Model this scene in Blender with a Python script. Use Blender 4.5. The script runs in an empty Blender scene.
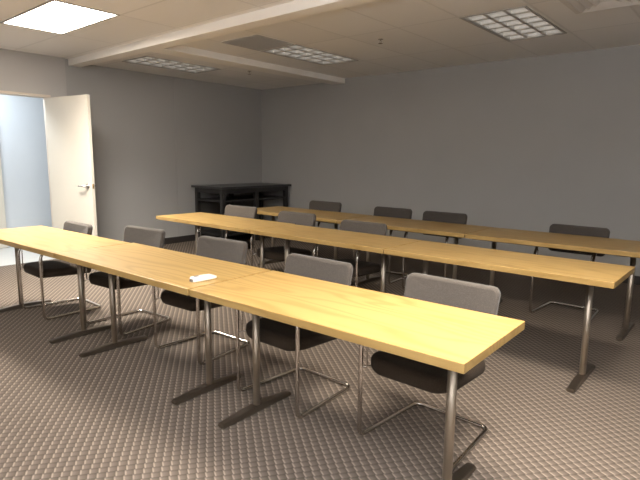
import bpy, bmesh, math, random
from mathutils import Vector, Matrix
random.seed(4)
C = bpy.context.scene.collection
PHI = -0.0179                       # the room is turned one degree against the table rows
HC, HL = 2.727, 2.695               # main ceiling, lower ceiling on the left
XL, YB = -6.675, 5.34               # left and back wall, room axes
XR, YF = 2.6, -3.6                  # right and front wall, behind the camera
YBEAM = 1.75

# ------------------------------------------------------------------ materials
def mat(name, col=(.5,.5,.5), rough=.6, metal=0., spec=None, emit=None, estr=0.):
    m = bpy.data.materials.new(name); m.use_nodes = True
    b = m.node_tree.nodes['Principled BSDF']
    b.inputs['Base Color'].default_value = (*col, 1)
    b.inputs['Roughness'].default_value = rough
    b.inputs['Metallic'].default_value = metal
    if spec is not None: b.inputs['Specular IOR Level'].default_value = spec
    if emit: b.inputs['Emission Color'].default_value = (*emit, 1); b.inputs['Emission Strength'].default_value = estr
    return m
class NT:
    def __init__(s, m): s.m = m; s.t = m.node_tree; s.n = s.t.nodes; s.b = s.n['Principled BSDF']
    def new(s, ty, **kw):
        n = s.n.new(ty)
        for k, v in kw.items(): setattr(n, k, v)
        return n
    def link(s, a, b): s.t.links.new(a, b)
    def put(s, sock, v):
        if hasattr(v, 'is_output'): s.link(v, sock)
        else: sock.default_value = v
    def math(s, op, a, b=0., c=0.):
        n = s.new('ShaderNodeMath', operation=op)
        for i, v in enumerate((a, b, c)): s.put(n.inputs[i], v)
        return n.outputs[0]
    def mix(s, f, a, b, ty='MIX'):
        n = s.new('ShaderNodeMix', data_type='RGBA', blend_type=ty)
        s.put(n.inputs[0], f); s.put(n.inputs[6], a); s.put(n.inputs[7], b)
        return n.outputs[2]
    def coord(s, scale=(1,1,1), rot=(0,0,0), loc=(0,0,0)):
        tc = s.new('ShaderNodeTexCoord'); mp = s.new('ShaderNodeMapping')
        mp.inputs['Scale'].default_value = scale; mp.inputs['Rotation'].default_value = rot; mp.inputs['Location'].default_value = loc
        s.link(tc.outputs['Object'], mp.inputs['Vector']); return mp.outputs[0]
    def noise(s, vec, scale, detail=3., rough=.55):
        n = s.new('ShaderNodeTexNoise'); s.link(vec, n.inputs['Vector'])
        n.inputs['Scale'].default_value = scale; n.inputs['Detail'].default_value = detail; n.inputs['Roughness'].default_value = rough
        return n.outputs['Fac']
    def ramp(s, f, stops):
        n = s.new('ShaderNodeValToRGB'); s.link(f, n.inputs[0]); e = n.color_ramp.elements
        while len(e) < len(stops): e.new(.5)
        for x, (p, c) in zip(e, stops): x.position = p; x.color = (*c, 1)
        return n.outputs[0]
    def bump(s, h, strength, dist=.01):
        n = s.new('ShaderNodeBump'); s.link(h, n.inputs['Height']); n.inputs['Strength'].default_value = strength
        n.inputs['Distance'].default_value = dist; s.link(n.outputs[0], s.b.inputs['Normal'])
    def base(s, c): s.link(c, s.b.inputs['Base Color'])

def wall_paint(name, col):
    m = mat(name, col, .75); t = NT(m); v = t.coord()
    n = t.noise(v, 1.3, 4); t.base(t.mix(n, (*[c*.93 for c in col], 1), (*[c*1.05 for c in col], 1)))
    t.bump(t.noise(v, 220., 2), .12, .002); return m

def carpet_mat():
    m = mat('carpet_weave', (.2,.16,.13), .95, spec=.1); t = NT(m)
    v = t.coord(rot=(0, 0, -math.radians(52)))
    sep = t.new('ShaderNodeSeparateXYZ'); t.link(v, sep.inputs[0])
    b_ = t.math('MULTIPLY', sep.outputs[0], 1/.040); a0 = t.math('MULTIPLY', sep.outputs[1], 1/.041)
    fa = t.math('FRACT', a0)
    bb = t.math('ADD', b_, t.math('MULTIPLY', fa, .17))      # each tuft row leans, so the columns step
    fb = t.math('FRACT', bb)
    ridge = t.math('SUBTRACT', 1., t.math('MINIMUM', t.math('MULTIPLY', t.math('ABSOLUTE', t.math('SUBTRACT', fb, .13)), 6.5), 1.))
    seam = t.math('MINIMUM', t.math('MINIMUM', t.math('MULTIPLY', fa, 5.), t.math('MULTIPLY', t.math('SUBTRACT', 1., fa), 3.)), 1.)
    fall = t.math('MULTIPLY_ADD', t.math('SUBTRACT', 1., fb), .42, .20)
    body = t.math('MULTIPLY', fall, t.math('MULTIPLY_ADD', seam, .55, .45))
    h = t.math('MULTIPLY_ADD', ridge, .34, body)
    fine = t.noise(v, 420., 2); blotch = t.noise(v, 2.2, 3)
    col = t.ramp(h, [(.10, (.050,.040,.034)), (.32, (.118,.095,.079)), (.58, (.195,.157,.129)), (.92, (.37,.305,.25))])
    col = t.mix(t.math('MULTIPLY', fine, .38), col, (.12,.098,.08,1))
    col = t.mix(t.math('MULTIPLY', blotch, .25), col, (.165,.14,.115,1))
    t.base(col)
    t.bump(t.math('ADD', h, t.math('MULTIPLY', fine, .35)), .7, .005)
    return m

def wood_mat(name, tone=1.):
    m = mat(name, (.6,.4,.15), .36, spec=.45); t = NT(m)
    tc = t.new('ShaderNodeTexCoord'); oi = t.new('ShaderNodeObjectInfo')
    off = t.new('ShaderNodeVectorMath', operation='SCALE'); off.inputs[0].default_value = (3.1, 7.7, 0); t.link(oi.outputs['Random'], off.inputs['Scale'])
    add = t.new('ShaderNodeVectorMath', operation='ADD'); t.link(tc.outputs['Object'], add.inputs[0]); t.link(off.outputs[0], add.inputs[1])
    mp = t.new('ShaderNodeMapping'); mp.inputs['Scale'].default_value = (.16, 1., 1.); t.link(add.outputs[0], mp.inputs[0]); v = mp.outputs[0]
    warp = t.noise(v, 3.5, 2)
    sep = t.new('ShaderNodeSeparateXYZ'); t.link(v, sep.inputs[0])
    rings = t.math('SINE', t.math('ADD', t.math('MULTIPLY', sep.outputs[1], 75.), t.math('MULTIPLY', warp, 62.)))
    rings = t.math('MULTIPLY_ADD', rings, .5, .5)
    mp2 = t.new('ShaderNodeMapping'); mp2.inputs['Scale'].default_value = (.05, 1., 1.); t.link(add.outputs[0], mp2.inputs[0])
    fib = t.noise(mp2.outputs[0], 170., 3, .7); big = t.noise(v, 1.6, 2)
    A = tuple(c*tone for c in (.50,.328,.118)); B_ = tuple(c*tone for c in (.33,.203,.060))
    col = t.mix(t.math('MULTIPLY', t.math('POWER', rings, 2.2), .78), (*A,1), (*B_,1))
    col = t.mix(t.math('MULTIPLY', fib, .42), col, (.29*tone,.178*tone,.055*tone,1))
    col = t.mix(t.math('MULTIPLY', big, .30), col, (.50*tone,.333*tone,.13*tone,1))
    t.base(col); t.bump(fib, .05, .001); return m

def fabric_mat(name, c0, c1, sheen=.2):
    m = mat(name, c0, .92, spec=.15); t = NT(m); v = t.coord()
    vo = t.new('ShaderNodeTexVoronoi'); vo.inputs['Scale'].default_value = 210.; t.link(v, vo.inputs['Vector'])
    n = t.noise(v, 60., 3)
    f = t.math('ADD', t.math('MULTIPLY', vo.outputs['Distance'], .75), t.math('MULTIPLY', n, .35))
    t.base(t.mix(f, (*c0,1), (*c1,1))); t.bump(vo.outputs['Distance'], .35, .002)
    t.b.inputs['Sheen Weight'].default_value = sheen; t.b.inputs['Sheen Roughness'].default_value = .5
    return m

def tile_mat(name, su, sv, ou, ov, col):
    m = mat(name, col, .85, spec=.2); t = NT(m); v = t.coord()
    sep = t.new('ShaderNodeSeparateXYZ'); t.link(v, sep.inputs[0])
    def line(s, size, o):
        f = t.math('FRACT', t.math('DIVIDE', t.math('SUBTRACT', s, o), size))
        d = t.math('MULTIPLY', t.math('MINIMUM', f, t.math('SUBTRACT', 1., f)), size)
        return t.math('SMOOTHSTEP', d, .004, .011) if False else d
    d = t.math('MINIMUM', line(sep.outputs[0], su, ou), line(sep.outputs[1], sv, ov))
    mr = t.new('ShaderNodeMapRange', interpolation_type='SMOOTHSTEP'); t.link(d, mr.inputs[0])
    mr.inputs[1].default_value = .005; mr.inputs[2].default_value = .016
    cell = t.new('ShaderNodeTexWhiteNoise', noise_dimensions='2D')
    cb = t.new('ShaderNodeCombineXYZ')
    t.link(t.math('FLOOR', t.math('DIVIDE', t.math('SUBTRACT', sep.outputs[0], ou), su)), cb.inputs[0])
    t.link(t.math('FLOOR', t.math('DIVIDE', t.math('SUBTRACT', sep.outputs[1], ov), sv)), cb.inputs[1])
    t.link(cb.outputs[0], cell.inputs['Vector'])
    n = t.noise(v, 95., 3, .7)
    face = t.mix(t.math('MULTIPLY_ADD', cell.outputs['Value'], .5, t.math('MULTIPLY', n, .4)), (*[c*.92 for c in col],1), (*[min(1,c*1.04) for c in col],1))
    t.base(t.mix(mr.outputs[0], (*[c*.86 for c in col],1), face))
    t.bump(t.math('ADD', mr.outputs[0], t.math('MULTIPLY', n, .15)), .4, .004); return m

def metal_mat(name, col, rough, scr=0.):
    m = mat(name, col, rough, 1.); t = NT(m); v = t.coord()
    n = t.noise(v, 30., 3); r = t.math('MULTIPLY_ADD', n, .12, rough-.05); t.link(r, t.b.inputs['Roughness']); return m

def noisy(name, col, rough=.5, metal=0., var=.1, scale=14.):
    m = mat(name, col, rough, metal); t = NT(m)
    t.base(t.mix(t.noise(t.coord(), scale, 3), (*[c*(1-var) for c in col],1), (*[min(1,c*(1+var)) for c in col],1))); return m

M = dict(
    carpet=carpet_mat(), wood=wood_mat('oak_laminate'), wood_mid=wood_mat('oak_laminate_shaded_mid', .90), wood_back=wood_mat('oak_laminate_shaded_back', .76), wood_edge=wood_mat('oak_edge_band', .72), under=noisy('table_underside', (.10,.075,.05), .8),  # middle and back rows: light falloff put into the wood tone
    seat=fabric_mat('charcoal_seat_fabric', (.022,.015,.010), (.054,.040,.029), .03),
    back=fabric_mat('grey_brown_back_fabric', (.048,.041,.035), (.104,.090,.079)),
    back_shaded=fabric_mat('shaded_back_fabric', (.032,.028,.025), (.072,.063,.056)),  # back row backrests: same fabric, darkened for the weaker light there
    chrome=metal_mat('chrome_tube', (.62,.58,.54), .17), post=metal_mat('satin_bronze_post', (.43,.375,.31), .46),
    foot=metal_mat('dark_bronze_foot', (.24,.205,.17), .4), plastic=noisy('black_plastic', (.02,.02,.02), .45),
    wall=wall_paint('grey_wall_paint', (.385,.38,.37)), doorwall=wall_paint('lit_wall_paint', (.44,.425,.41)),  # door wall: lamp light put into a lighter wall colour
    hall=wall_paint('pale_blue_hall_paint', (.60,.64,.68)), cream=noisy('cream_door_paint', (.66,.62,.54), .42, var=.03, scale=3.),
    frame=noisy('door_frame_paint', (.62,.55,.47), .45, var=.04), baseb=noisy('dark_rubber_base', (.035,.030,.028), .5),
    beam=noisy('beam_paint', (.87,.84,.79), .8, var=.03, scale=4.), hallfloor=noisy('hall_floor_vinyl', (.50,.50,.48), .4, var=.05),
    tile_near=tile_mat('ceiling_tiles_front', 1.22, .61, -5.24, .45, (.87,.855,.84)),
    tile_mid=tile_mat('ceiling_tiles_back', .645, 1.22, -1.595, 3.045, (.85,.835,.815)),
    tile_low=tile_mat('ceiling_tiles_low', .61, 1.22, -6.06, 2.185, (.81,.795,.775)),
    grille=noisy('grey_return_panel', (.40,.395,.39), .7, var=.06), dark=noisy('console_black_wood', (.022,.021,.021), .4, var=.2),
    consoletop=noisy('console_dark_top', (.045,.045,.047), .33, var=.15),
    consolepanel=noisy('console_panel', (.06,.057,.053), .6, var=.1),
    white=noisy('white_plastic', (.85,.82,.76), .35, var=.03), grey=noisy('grey_plastic', (.22,.21,.20), .5),
    steel=metal_mat('brushed_steel', (.62,.60,.57), .25), brass=metal_mat('brass_latch', (.55,.40,.18), .3),
    troffer=noisy('troffer_frame_paint', (.38,.37,.35), .5, var=.04), louver=noisy('louver_enamel', (.62,.61,.59), .35, var=.03),
    lamp_on=mat('lit_diffuser', (1,1,1), .5, emit=(1.0,.92,.82), estr=22.),
    lens_glow=mat('unlit_lens_glow', (.75,.75,.73), .4, emit=(1.,.95,.88), estr=.46),  # faint emission stands in for light reflected by the switched-off fittings
    diffuser=noisy('diffuser_paint', (.70,.67,.64), .6, var=.03),
)

# ------------------------------------------------------------------ mesh helpers
def link(name, bm, m, parent=None, smooth=False, rotz=None):
    me = bpy.data.meshes.new(name)
    bmesh.ops.recalc_face_normals(bm, faces=bm.faces[:])
    bm.to_mesh(me); bm.free()
    for x in (m if isinstance(m, (list, tuple)) else [m]): me.materials.append(x)
    if smooth:
        for p in me.polygons: p.use_smooth = True
    o = bpy.data.objects.new(name, me); C.objects.link(o)
    if parent: o.parent = parent
    if rotz is not None: o.rotation_euler.z = rotz
    return o
def box(bm, x0, x1, y0, y1, z0, z1, mi=0, bev=0.):
    b2 = bmesh.new() if bev else bm
    v = [b2.verts.new((x, y, z)) for z in (z0, z1) for y in (y0, y1) for x in (x0, x1)]
    fs = [b2.faces.new([v[i] for i in f]) for f in ((0,2,3,1),(4,5,7,6),(0,1,5,4),(2,6,7,3),(0,4,6,2),(1,3,7,5))]
    for f in fs: f.material_index = mi
    if bev:
        bmesh.ops.bevel(b2, geom=b2.edges[:], offset=bev, segments=2, profile=.5, affect='EDGES')
        for f in b2.faces: f.material_index = mi
        me = bpy.data.meshes.new('tmp'); b2.to_mesh(me); b2.free(); bm.from_mesh(me); bpy.data.meshes.remove(me)
def cyl(bm, p, q, r0, r1=None, seg=20, mi=0):
    r1 = r0 if r1 is None else r1
    p, q = Vector(p), Vector(q); d = (q-p); rot = d.to_track_quat('Z', 'Y').to_matrix()
    A = [bm.verts.new(p + rot @ Vector((r0*math.cos(a), r0*math.sin(a), 0))) for a in [2*math.pi*i/seg for i in range(seg)]]
    B_ = [bm.verts.new(q + rot @ Vector((r1*math.cos(a), r1*math.sin(a), 0))) for a in [2*math.pi*i/seg for i in range(seg)]]
    for i in range(seg):
        f = bm.faces.new((A[i], A[(i+1)%seg], B_[(i+1)%seg], B_[i])); f.smooth = True; f.material_index = mi
    for f in (bm.faces.new(A[::-1]), bm.faces.new(B_)): f.material_index = mi
def fillet(pts, rads, closed, n=7):
    out = []; N = len(pts)
    for i in range(N):
        P = Vector(pts[i]); r = rads[i]
        if r == 0 or (not closed and i in (0, N-1)): out.append(P); continue
        a = (Vector(pts[(i-1)%N])-P).normalized(); b = (Vector(pts[(i+1)%N])-P).normalized()
        th = a.angle(b); t = r/math.tan(th/2); c = P + (a+b).normalized()*(r/math.sin(th/2))
        s, e = P+a*t-c, P+b*t-c; ang = s.angle(e); ax = s.cross(e).normalized()
        for k in range(n+1): out.append(c + Matrix.Rotation(ang*k/n, 3, ax) @ s)
    return out
def tube_mesh(paths, r, name='tube', res=5):
    cu = bpy.data.curves.new(name, 'CURVE'); cu.dimensions = '3D'; cu.bevel_depth = r; cu.bevel_resolution = res; cu.use_fill_caps = True
    for pts, closed in paths:
        sp = cu.splines.new('POLY'); sp.points.add(len(pts)-1); sp.use_cyclic_u = closed
        for q, P in zip(sp.points, pts): q.co = (*P, 1)
    o = bpy.data.objects.new(name, cu); C.objects.link(o)
    me = bpy.data.meshes.new_from_object(o.evaluated_get(bpy.context.evaluated_depsgraph_get()))
    bpy.data.objects.remove(o); bpy.data.curves.remove(cu)
    for p in me.polygons: p.use_smooth = True
    return me
def link_mesh(name, me, m, parent=None):
    me.name = name; me.materials.clear(); me.materials.append(m)
    o = bpy.data.objects.new(name, me); C.objects.link(o); o.parent = parent; return o
def rrect(a, b, r, n=6):
    o = []
    for cx, cy, s in ((a-r, b-r, 0), (-a+r, b-r, 90), (-a+r, -b+r, 180), (a-r, -b+r, 270)):
        for k in range(n+1):
            t = math.radians(s+90*k/n); o.append((cx+r*math.cos(t), cy+r*math.sin(t)))
    return o
def pad(a, b, r, th, er, crown=0., f=None, inner=5):
    """a rounded upholstered pad; f bends each point"""
    bm = bmesh.new(); rings = []
    prof = [(er*(1-math.sin(t)), -th/2+er-er*math.cos(t)) for t in [math.pi/2*k/4 for k in range(5)]]
    prof += [(d, -z) for d, z in prof[::-1]]
    def ring(d, z, s=1.):
        pts = rrect(a-d, b-d, max(r-d, .008)); out = []
        for x, y in pts:
            P = Vector((x*s, y*s, z)); out.append(bm.verts.new(f(P) if f else P))
        return out
    for k in range(1, inner+1)[::1]: rings.append(ring(er, -th/2-crown*.4*(1-(k/(inner+.01))**2), k/(inner+.01)))
    rings = rings[:]
    for d, z in prof: rings.append(ring(d, z))
    for k in range(inner, 0, -1): rings.append(ring(er, th/2+crown*(1-(k/(inner+.01))**2), k/(inner+.01)))
    for A, B_ in zip(rings, rings[1:]):
        n = len(A)
        for i in range(n): bm.faces.new((A[i], A[(i+1)%n], B_[(i+1)%n], B_[i]))
    bm.faces.new(rings[0][::-1]); bm.faces.new(rings[-1])
    bmesh.ops.remove_doubles(bm, verts=bm.verts[:], dist=1e-5)
    return bm
def empty(name, loc=(0,0,0), rz=0., label=None, cat=None, group=None):
    o = bpy.data.objects.new(name, None); C.objects.link(o); o.location = loc; o.rotation_euler.z = rz
    o.empty_display_size = .1; tag(o, label, cat, group); return o
def tag(o, label=None, cat=None, group=None):
    if label: o['label'] = label
    if cat: o['category'] = cat
    if group: o['group'] = group
    return o
def struct(name, bm, m, parent=None, smooth=False):
    o = link(name, bm, m, parent, smooth, None if parent else PHI)
    if not parent: o['kind'] = 'structure'
    return o
def room(u, v, z): c, s = math.cos(PHI), math.sin(PHI); return (c*u-s*v, s*u+c*v, z)
def holed(bm, x0, x1, y0, y1, z0, z1, holes):
    xs = sorted({x0, x1, *[h[0] for h in holes], *[h[1] for h in holes]}); ys = sorted({y0, y1, *[h[2] for h in holes], *[h[3] for h in holes]})
    for i in range(len(xs)-1):
        for j in range(len(ys)-1):
            cx, cy = (xs[i]+xs[i+1])/2, (ys[j]+ys[j+1])/2
            if any(h[0] < cx < h[1] and h[2] < cy < h[3] for h in holes): continue
            box(bm, xs[i], xs[i+1], ys[j], ys[j+1], z0, z1)

# ------------------------------------------------------------------ the room
bm = bmesh.new(); box(bm, XL-.02, XR, YF, YB, -.06, 0); struct('floor', bm, M['carpet'])
bm = bmesh.new(); box(bm, XL-2.6, XL-.02, -1.6, 3.4, -.06, -.004); o = struct('floor_hall', bm, M['hallfloor'])
bm = bmesh.new(); box(bm, XL-.2, XR+.12, YB, YB+.12, 0, 2.95); struct('wall_back', bm, M['wall'])
bm = bmesh.new(); box(bm, XR, XR+.12, YF, YB, 0, 2.95); struct('wall_right', bm, M['wall'])
bm = bmesh.new(); box(bm, XL-.2, XR+.12, YF-.12, YF, 0, 2.95); struct('wall_front', bm, M['doorwall'])
# left wall: a door wall in front, two painted panels behind it
DW = XL+.035; D0, D1, DH = .50, 1.470, 2.215
bm = bmesh.new()
box(bm, XL-.12, DW, YF, D0, 0, 2.95); box(bm, XL-.12, DW, D1, 1.690, 0, 2.95); box(bm, XL-.12, DW, D0, D1, DH, 2.95)
struct('wall_left_entrance', bm, M['doorwall'])
bm = bmesh.new(); box(bm, XL-.12, XL, 1.690, 3.415, 0, 2.95, bev=.004); box(bm, XL-.12, XL, 3.423, YB, 0, 2.95, bev=.004); box(bm, XL-.12, XL-.006, 3.40, 3.44, 0, 2.95)
struct('wall_left', bm, M['wall'])
# rubber base along the walls
bm = bmesh.new(); box(bm, XL, XL+.012, 1.70, YB, 0, .105, bev=.003); struct('baseboard_left', bm, M['baseb'])
bm = bmesh.new(); box(bm, XL+.012, XR, YB-.012, YB, 0, .105, bev=.003); struct('baseboard_back', bm, M['baseb'])
# door frame lining
bm = bmesh.new()
box(bm, XL-.13, DW+.004, D1-.03, D1+.004, 0, DH, bev=.002); box(bm, XL-.13, DW+.004, D0-.004, D0+.03, 0, DH, bev=.002); box(bm, XL-.13, DW+.004, D0, D1, DH-.028, DH+.006, bev=.002)
struct('trim_door_frame', bm, M['frame'])
# the hall beyond the door
bm = bmesh.new(); box(bm, XL-1.62, XL-1.5, -1.6, 3.4, 0, 2.95); struct('wall_hall', bm, M['hall'])
bm = bmesh.new(); box(bm, XL-1.5, XL-.12, 3.3, 3.4, 0, 2.95); struct('wall_hall_end', bm, M['hall'])
bm = bmesh.new(); box(bm, XL-1.5, XL-1.46, 0.60, 1.302, 0, 2.2, bev=.004); struct('trim_hall_casing', bm, M['cream'])
bm = bmesh.new(); box(bm, XL-2.6, XL-.12, -1.6, 3.4, 2.8, 2.9); struct('ceiling_hall', bm, M['beam'])

# ceilings: front bay, back bay, lower left bay
L1 = (-4.629, .756); L2 = (-3.871, 3.588); L3 = (-5.754, 2.795); L4 = (-1.29, 3.679)
def hole(c, hx, hy): return (c[0]-hx, c[0]+hx, c[1]-hy, c[1]+hy)
VENT = (-.42, 3.27); XS = -4.68
bm = bmesh.new(); holed(bm, XL-.1, XR, YF, YBEAM, HC, HC+.05, [hole(L1, .61, .305)]); struct('ceiling_front', bm, M['tile_near'])
bm = bmesh.new(); holed(bm, XS-.12, XR, YBEAM+.02, YB, HC, HC+.05, [hole(L2, .305, .61), hole(L4, .305, .61)]); struct('ceiling_back', bm, M['tile_mid'])
bm = bmesh.new(); holed(bm, XL-.1, XS-.1, YBEAM+.02, YB, HL, HL+.05, [hole(L3, .305, .61)]); struct('ceiling_low', bm, M['tile_low'])
bm = bmesh.new(); box(bm, XL-.05, XR, YBEAM, YBEAM+.17, 2.640, HC+.05, bev=.004); struct('trim_beam_cross', bm, M['beam'])
bm = bmesh.new(); box(bm, XS-.27, XS, YBEAM+.17, YB, 2.648, HC+.05, bev=.004); struct('trim_beam_side', bm, M['beam'])

# ------------------------------------------------------------------ the door leaf
LEAF, LT = .855, .044
hx, hy, _ = room(DW-.0, D1-.035, 0)
door = empty('door_1', (hx+.01, hy-.005, .008), .17); door['kind'] = 'structure'
bm = bmesh.new(); box(bm, 0, LEAF, -LT, 0, 0, DH-.045, bev=.002); leaf = link('door_leaf', bm, M['cream'], door)
bm = bmesh.new()
HZ = 1.035; HXX = LEAF-.075
cyl(bm, (HXX, -LT, HZ), (HXX, -LT-.012, HZ), .036, .034, 28); cyl(bm, (HXX, -LT-.01, HZ), (HXX, -LT-.055, HZ), .013)
cyl(bm, (HXX+.008, -LT-.052, HZ), (HXX-.115, -LT-.058, HZ), .0115, .009); cyl(bm, (HXX, -LT-.012, HZ), (HXX, -LT-.02, HZ), .026, .022)
link('door_handle', bm, M['steel'], door)
bm = bmesh.new(); cyl(bm, (HXX, 0, HZ), (HXX, .012, HZ), .034, .032, 28); cyl(bm, (HXX, .01, HZ), (HXX, .055, HZ), .012); cyl(bm, (HXX+.008, .052, HZ), (HXX-.115, .058, HZ), .011, .009)
link('door_handle', bm, M['steel'], door)
bm = bmesh.new(); box(bm, LEAF-.001, LEAF+.003, -LT*.78, -LT*.22, HZ-.03, HZ+.03, bev=.001); box(bm, LEAF, LEAF+.012, -LT*.62, -LT*.38, HZ-.012, HZ+.012, bev=.002)
link('latch_plate', bm, M['brass'], door)
for z in (.22, 1.05, 1.9):
    bm = bmesh.new(); cyl(bm, (-.008, -.004, z), (-.008, -.004, z+.1), .008, seg=12); box(bm, -.004, .03, -.003, .002, z, z+.1); link('hinge', bm, M['steel'], door)

# ------------------------------------------------------------------ ceiling fittings
def troffer(c, along_x, z, lit, label):
    u, v = c; root = empty('ceiling_light', room(u, v, z), PHI + (math.pi/2 if along_x else 0), label, 'ceiling light')
    A, B_ = .303, .608
    bm = bmesh.new()
    for x0, x1, y0, y1 in ((-A, A, -B_, -B_+.022), (-A, A, B_-.022, B_), (-A, -A+.022, -B_+.022, B_-.022), (A-.022, A, -B_+.022, B_-.022)):
        box(bm, x0, x1, y0, y1, -.006, .012, bev=.002)
    link('frame', bm, M['troffer'], root)
    bm = bmesh.new()
    a, b = A-.02, B_-.02
    if lit:
        box(bm, -a, a, -b, b, .002, .010); link('diffuser', bm, M['lamp_on'], root)
    else:
        box(bm, -a-.02, a+.02, -b-.02, b+.02, .085, .10); link('diffuser', bm, M['lens_glow'], root)
        bm = bmesh.new()                     # curved egg-crate blades: three cells across, six along
        def blade(p, q, w):
            p, q = Vector(p), Vector(q); d = (q-p).normalized(); n = Vector((-d.y, d.x, 0)); prof = []
            for k in range(5):
                t = k/4; prof.append((w*(1-t)**1.7+.0015, .004+.076*t))
            vs = []
            for s in (1, -1):
                for P in (p, q): vs.append([bm.verts.new(P + n*s*h + Vector((0,0,zz))) for h, zz in prof])
            for g in (0, 2):
                for k in range(4): f = bm.faces.new((vs[g][k], vs[g+1][k], vs[g+1][k+1], vs[g][k+1])); f.smooth = True
            bm.faces.new((vs[0][0], vs[1][0], vs[3][0], vs[2][0]))
        for i in range(4): blade((-a+2*a*i/3, -b, 0), (-a+2*a*i/3, b, 0), .014)
        for j in range(7): blade((-a, -b+2*b*j/6, 0), (a, -b+2*b*j/6, 0), .014)
        link('louver', bm, M['louver'], root)
    return root
troffer(L1, True, HC, True, 'glowing white rectangular ceiling light near the door, the only lit one')
troffer(L2, False, HC, False, 'unlit gridded ceiling light beside the grey ceiling panel')
troffer(L3, False, HL, False, 'unlit gridded ceiling light close to the left wall, behind the cross beam')
troffer(L4, False, HC, False, 'unlit gridded ceiling light at upper right, next to the air diffuser')
root = empty('ceiling_panel', room(L2[0], L2[1]-.93, HC), PHI, 'flat grey square ceiling panel adjoining an unlit ceiling light', 'ceiling panel')
bm = bmesh.new(); box(bm, -.30, .30, -.29, .29, -.006, 0, bev=.002); link('panel', bm, M['grille'], root)
bm = bmesh.new()
for i in range(22): y = -.262+.025*i; box(bm, -.28, .28, y, y+.010, -.010, -.005)
link('slats', bm, M['grille'], root)
root = empty('air_diffuser', room(*VENT, HC), PHI, 'square stepped air diffuser in the ceiling at upper right', 'air vent')
bm = bmesh.new()
def sq_ring(bm, s0, z0, s1, z1):
    A = [bm.verts.new((x*s0, y*s0, z0)) for x, y in ((-1,-1),(1,-1),(1,1),(-1,1))]; B_ = [bm.verts.new((x*s1, y*s1, z1)) for x, y in ((-1,-1),(1,-1),(1,1),(-1,1))]
    for i in range(4): bm.faces.new((A[i], A[(i+1)%4], B_[(i+1)%4], B_[i]))
sq_ring(bm, .30, -.001, .298, -.008); sq_ring(bm, .298, -.008, .255, -.008); sq_ring(bm, .255, -.008, .25, -.002)
link('frame', bm, M['diffuser'], root)
for s in (.235, .165, .095):
    bm = bmesh.new(); sq_ring(bm, s, -.022, s-.045, -.002); sq_ring(bm, s, -.022, s-.003, -.025); sq_ring(bm, s-.003, -.025, s-.048, -.004); link('vane', bm, M['diffuser'], root)
def sprinkler(u, v, z, label):
    root = empty('ceiling_sprinkler', (u, v, z), 0, label, 'sprinkler'); root.scale = (.8, .8, .72)
    bm = bmesh.new(); cyl(bm, (0,0,0), (0,0,-.006), .036, .030, 24); link('escutcheon', bm, M['steel'], root)
    bm = bmesh.new(); cyl(bm, (0,0,-.005), (0,0,-.03), .011, .009, 12)
    for s in (-1, 1): cyl(bm, (s*.009,0,-.028), (s*.013,0,-.045), .003, seg=8); cyl(bm, (s*.013,0,-.045), (0,0,-.062), .003, seg=8)
    link('body', bm, M['steel'], root)
    bm = bmesh.new(); cyl(bm, (0,0,-.062), (0,0,-.066), .03, .028, 16); link('deflector', bm, M['foot'], root)
sprinkler(-2.593, 3.40, HC, 'small sprinkler head on the open ceiling right of the gridded lights')
sprinkler(-5.19, 3.86, HL, 'small dark sprinkler head on the low ceiling above the corner console')

# ------------------------------------------------------------------ tables
TH, TZ = .038, .7427
def table(x1, yr, L, D, rz, label, group, li=.19, lr=.19):
    """x1, yr: right front corner; extends L to -x and D to +y"""
    root = empty('folding_table' if False else 'conference_table', (x1, yr, 0), rz, label, 'table', group)
    bm = bmesh.new(); box(bm, -L+.0015, -.0015, 0, D, TZ-TH, TZ, bev=.0025)
    bm.normal_update()
    for f in bm.faces: f.material_index = 0 if f.normal.z > .3 else (2 if f.normal.z < -.5 else 1)
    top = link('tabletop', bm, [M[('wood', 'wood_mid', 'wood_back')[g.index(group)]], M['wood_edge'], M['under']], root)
    bm = bmesh.new(); box(bm, -L+.05, -.05, .05, D-.05, TZ-TH-.012, TZ-TH, bev=.003); link('underside_panel', bm, M['under'], root)
    for x in (-L+li, -lr):
        bm = bmesh.new(); yc = D/2
        cyl(bm, (x, yc, .03), (x, yc, TZ-TH-.018), .0205, seg=24)
        leg = link('leg', bm, M['post'], root)
        bm = bmesh.new(); box(bm, x-.035, x+.035, yc-.20, yc+.20, TZ-TH-.020, TZ-TH-.011, bev=.003); link('mounting_plate', bm, M['foot'], leg)
        bm = bmesh.new(); hl = .265
        prof = [(-hl, .004), (-hl, .026), (-.06, .042), (.06, .042), (hl, .026), (hl, .004)]
        va = [bm.verts.new((x-.024, yc+y, z)) for y, z in prof]; vb = [bm.verts.new((x+.024, yc+y, z)) for y, z in prof]
        bm.faces.new(va); bm.faces.new(vb[::-1])
        for i in range(6): bm.faces.new((va[i], va[(i+1)%6], vb[(i+1)%6], vb[i]))
        bmesh.ops.bevel(bm, geom=bm.edges[:], offset=.005, segments=2, affect='EDGES')
        for s in (-1, 1): cyl(bm, (x, yc+s*(hl-.03), 0), (x, yc+s*(hl-.03), .008), .017, seg=14)
        link('foot', bm, M['foot'], leg)
    return root
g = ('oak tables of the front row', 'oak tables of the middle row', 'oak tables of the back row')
table(.004, -.002, 1.521, .622, 0, 'right oak laminate table of the front row, brightly lit with its bare end towards us', g[0], .175, .18)
table(-1.527, -.004, 1.537, .622, .006, 'middle oak laminate table of the front row, between the white gadget and the kinked joint', g[0], .20, .23)
table(-3.064, -.016, 1.575, .605, .018, 'left oak laminate table of the front row, its far end pointing at the open door', g[0], .165, .245)
table(.157, 1.694, 1.578, .602, -.023, 'right oak table of the middle row, with the free end leg standing on open carpet', g[1], .20, .19)
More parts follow.
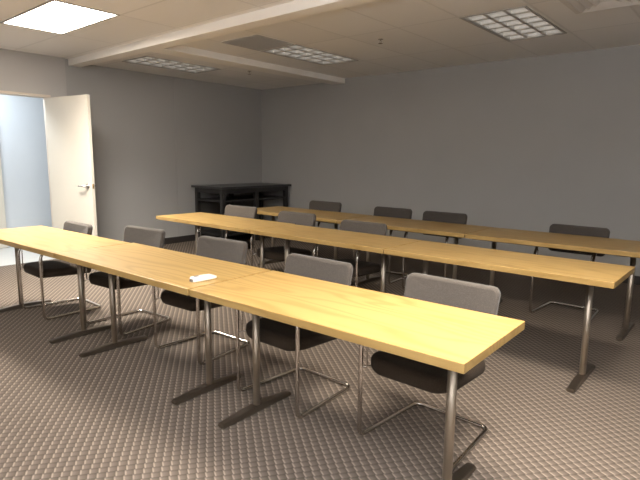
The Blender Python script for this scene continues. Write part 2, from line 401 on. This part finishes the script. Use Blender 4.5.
table(-1.427, 1.733, 1.53, .602, -.023, 'centre oak table of the middle row, behind the third and fourth front chairs', g[1], .21, .19)
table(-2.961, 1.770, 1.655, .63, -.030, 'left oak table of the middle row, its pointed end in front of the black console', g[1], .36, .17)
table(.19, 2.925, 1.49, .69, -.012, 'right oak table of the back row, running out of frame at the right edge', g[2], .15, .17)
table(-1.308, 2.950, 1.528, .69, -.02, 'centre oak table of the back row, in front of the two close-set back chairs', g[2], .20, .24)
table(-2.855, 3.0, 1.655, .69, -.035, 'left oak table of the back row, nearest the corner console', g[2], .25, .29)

# ------------------------------------------------------------------ chairs
W2, BD, AZ, WR = .248, .525, .655, .218
def make_chair():
    root = empty('cantilever_chair')
    pts = [(-WR, BD, .0125), (-W2, 0, .0125), (-W2, 0, AZ), (-W2+.01, .487, AZ), (W2-.01, .487, AZ), (W2, 0, AZ), (W2, 0, .0125), (WR, BD, .0125)]
    path = fillet(pts, [.045, .042, .13, .05, .05, .13, .042, .045], True)
    link_mesh('frame', tube_mesh([(path, True)], .0118), M['chrome'], root)
    # the seat pad, bowed at the front and dished under
    def fs(P):
        x, y, z = P
        bow = -.018*(1-(x/.23)**2) if y < 0 else 0
        return Vector((x*(1-.05*max(0, y/.22)), y + bow*min(1, -y/.2) + .245, z + .408 - .012*(y/.22) - (.026*(1-(x/.24)**2) if z < 0 else 0)))
    link('seat', pad(.242, .232, .095, .072, .030, .010, fs), M['seat'], root, True)
    # back pad: wide, low, curved round the sitter, leaning
    def fb(P):
        x, y, z = P                                  # x across, y up, z thickness (towards the sitter = +)
        yy = .430 + .12*(y/.3)*.5 - z - .35*(x*x) + .018
        return Vector((x*(1 + .02*y/.14), yy, .686 + y - (.020*(1-(x/.26)**2) if y < 0 else 0)))
    link('backrest', pad(.262, .128, .042, .046, .016, .006, fb), M['back'], root, True)
    for s in (-1, 1):
        p = fillet([(s*(W2-.002), .004, .392), (s*(W2-.022), .02, .392), (s*(W2-.022), .024, .60), (s*(W2-.002), .05, .638)], [0, .008, .03, 0], False, 4)
        q = [(s*(W2-.022), .02, .397), (s*(W2-.055), .06, .402)]
        link_mesh('seat_bracket', tube_mesh([(p, False), (q, False)], .0048, res=3), M['chrome'], root)
    return root
proto = make_chair()
gc = ('grey cantilever chairs at the front tables', 'grey cantilever chairs at the middle tables', 'grey cantilever chairs at the back tables')
CH = [  # x, y of the front tubes, turn, height factor
 (-.484, .445, -.03, .985, 0, 'grey fabric chair nearest the lit table end, its whole chrome base in view'),
 (-1.338, .380, -.03, 1.0, 0, 'grey fabric chair at the front row, second from the lit table end'),
 (-2.345, .480, .03, 1.0, 0, 'grey fabric chair right behind the white gadget'),
 (-3.295, .430, .08, 1.0, 0, 'grey fabric chair at the front row, between the white gadget and the door-side chair'),
 (-4.165, .238, -.03, .985, 0, 'grey fabric chair at the far end of the front row, before the open door'),
 (-3.890, 2.050, .0, 1.06, 1, 'grey fabric chair standing directly before the black console'),
 (-3.07, 2.125, .0, 1.035, 1, 'grey fabric chair in the centre of the three at the middle tables'),
 (-2.140, 2.050, .0, 1.015, 1, 'grey fabric chair at the middle tables, beside their open joint'),
 (-3.620, 3.300, .0, 1.06, 2, 'grey fabric chair by the back wall, closest to the corner console'),
 (-2.625, 3.385, .0, 1.035, 2, 'grey fabric chair by the back wall, left one of the close-set pair'),
 (-1.895, 3.295, .0, 1.04, 2, 'grey fabric chair by the back wall, right one of the close-set pair'),
 (-.520, 3.290, -.03, 1.005, 2, 'grey fabric chair standing alone by the back wall at the right end'),
]
BACK3 = None
for i, (x, y, rz, sz, row, label) in enumerate(CH):
    if i == 0: r = proto
    else:
        r = proto.copy(); C.objects.link(r)
        for ch in proto.children:
            c = ch.copy(); C.objects.link(c); c.parent = r
    r.location = (x, y, 0); r.rotation_euler.z = rz; r.scale = (1, 1, sz)
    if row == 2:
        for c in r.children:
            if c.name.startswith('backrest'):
                if BACK3 is None: BACK3 = c.data.copy(); BACK3.materials.clear(); BACK3.materials.append(M['back_shaded'])
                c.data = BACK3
    tag(r, label, 'chair', gc[row])

# ------------------------------------------------------------------ the console in the corner
X0, X1, Y0, Y1, ZT = -6.585, -5.775, 3.80, 5.42, .955
root = empty('console_table', ((X0+X1)/2, (Y0+Y1)/2, 0), PHI*.6, 'black open console table with a lower shelf standing in the back left corner', 'console table')
A, B_ = (X1-X0)/2, (Y1-Y0)/2
bm = bmesh.new(); box(bm, -A, A, -B_, B_, ZT-.035, ZT, bev=.004); link('tabletop', bm, M['consoletop'], root)
for y in (-B_+.075, .0, B_-.075):
    for x in (-A+.075, A-.075):
        bm = bmesh.new(); box(bm, x-.034, x+.034, y-.034, y+.034, 0, ZT-.035, bev=.004); link('leg', bm, M['dark'], root)
bm = bmesh.new(); box(bm, -A+.05, A-.05, -B_+.05, B_-.05, ZT-.115, ZT-.035, bev=.003); link('apron', bm, M['dark'], root)
bm = bmesh.new(); box(bm, -A+.05, A-.05, -B_+.05, B_-.05, .70, .73, bev=.003); link('shelf', bm, M['dark'], root)
bm = bmesh.new(); box(bm, -A+.05, A-.05, -B_+.05, B_-.05, .14, .17, bev=.003); link('shelf', bm, M['dark'], root)
bm = bmesh.new(); box(bm, -A+.055, -A+.065, -B_+.09, B_-.09, .17, .70); link('back_panel', bm, M['consolepanel'], root)  # dark grey panel closing the wall side of the console

# ------------------------------------------------------------------ white gadget on the front table
root = empty('handheld_gadget', (-1.620, .175, TZ), math.radians(-6), 'small white plastic gadget lying on the front table near the joint', 'gadget')
bm = bmesh.new(); sec = [(-.078, .020, .022), (-.070, .025, .028), (.0, .026, .029), (.045, .024, .027), (.066, .017, .019), (.080, .009, .013)]
rings = []
for y, w, h in sec:
    rings.append([bm.verts.new((px*w/1., y, h/2+.0005 + pz*h/2)) for px, pz in rrect(1, 1, .45, 4)])
for Ra, Rb in zip(rings, rings[1:]):
    n = len(Ra)
    for i in range(n): bm.faces.new((Ra[i], Ra[(i+1)%n], Rb[(i+1)%n], Rb[i]))
bm.faces.new(rings[0][::-1]); bm.faces.new(rings[-1]); link('body', bm, M['white'], root, True)
bm = bmesh.new(); box(bm, -.014, .012, -.062, -.030, .0275, .0305, bev=.001); link('button', bm, M['grey'], root)
bm = bmesh.new(); box(bm, -.017, .017, -.081, -.072, .003, .019, bev=.002); link('end_cap', bm, M['grey'], root)

# ------------------------------------------------------------------ lights
def area(name, loc, sx, sy, power, col, rz=PHI, rot=None, spread=180):
    l = bpy.data.lights.new(name, 'AREA'); l.shape = 'RECTANGLE'; l.size = sx; l.size_y = sy; l.energy = power; l.color = col; l.spread = math.radians(spread)
    o = bpy.data.objects.new(name, l); C.objects.link(o); o.location = loc; o.rotation_euler = rot or (0, 0, rz); return o
WARM = (1., .90, .77)
area('lamp_by_door', room(L1[0], L1[1], HC-.012), 1.15, .55, 66, (1., .93, .82), spread=125)
area('lamp_right_front', room(.15, .55, HC-.02), 1.15, .55, 56, WARM, spread=130)
area('lamp_left_front', room(-3.0, -1.3, HC-.02), 1.15, .55, 26, WARM)
area('fill_uplight_behind', (1.0, -2.3, 1.7), 1.6, 1.2, 300, (.97,.98,1.), rot=(math.pi, 0, 0))  # added fill behind the camera, aimed up to brighten the ceiling
area('lamp_hall', (XL-.75, .7, 2.75), .6, 1.2, 44, (.88, .945, 1.))
w = bpy.data.worlds.new('World'); bpy.context.scene.world = w; w.use_nodes = True
w.node_tree.nodes['Background'].inputs[0].default_value = (.5,.5,.55,1); w.node_tree.nodes['Background'].inputs[1].default_value = .05

# ------------------------------------------------------------------ camera
yaw, pit, rol, foc = 0.6862, -0.1565, 0.0110, 515.23
F = Vector((-math.sin(yaw)*math.cos(pit), math.cos(yaw)*math.cos(pit), math.sin(pit))); Rt = Vector((math.cos(yaw), math.sin(yaw), 0)); U = Rt.cross(F)
r = math.cos(rol)*Rt+math.sin(rol)*U; u = -math.sin(rol)*Rt+math.cos(rol)*U
cd = bpy.data.cameras.new('camera'); cam = bpy.data.objects.new('camera', cd); C.objects.link(cam)
cd.sensor_fit = 'HORIZONTAL'; cd.sensor_width = 36; cd.lens = foc/640*36; cd.clip_start = .05
cam.matrix_world = Matrix(((r.x, u.x, -F.x, .67067), (r.y, u.y, -F.y, -1.59649), (r.z, u.z, -F.z, 1.42341), (0,0,0,1)))
sc = bpy.context.scene; sc.camera = cam
sc.view_settings.view_transform = 'Standard'; sc.view_settings.look = 'None'; sc.view_settings.exposure = .55
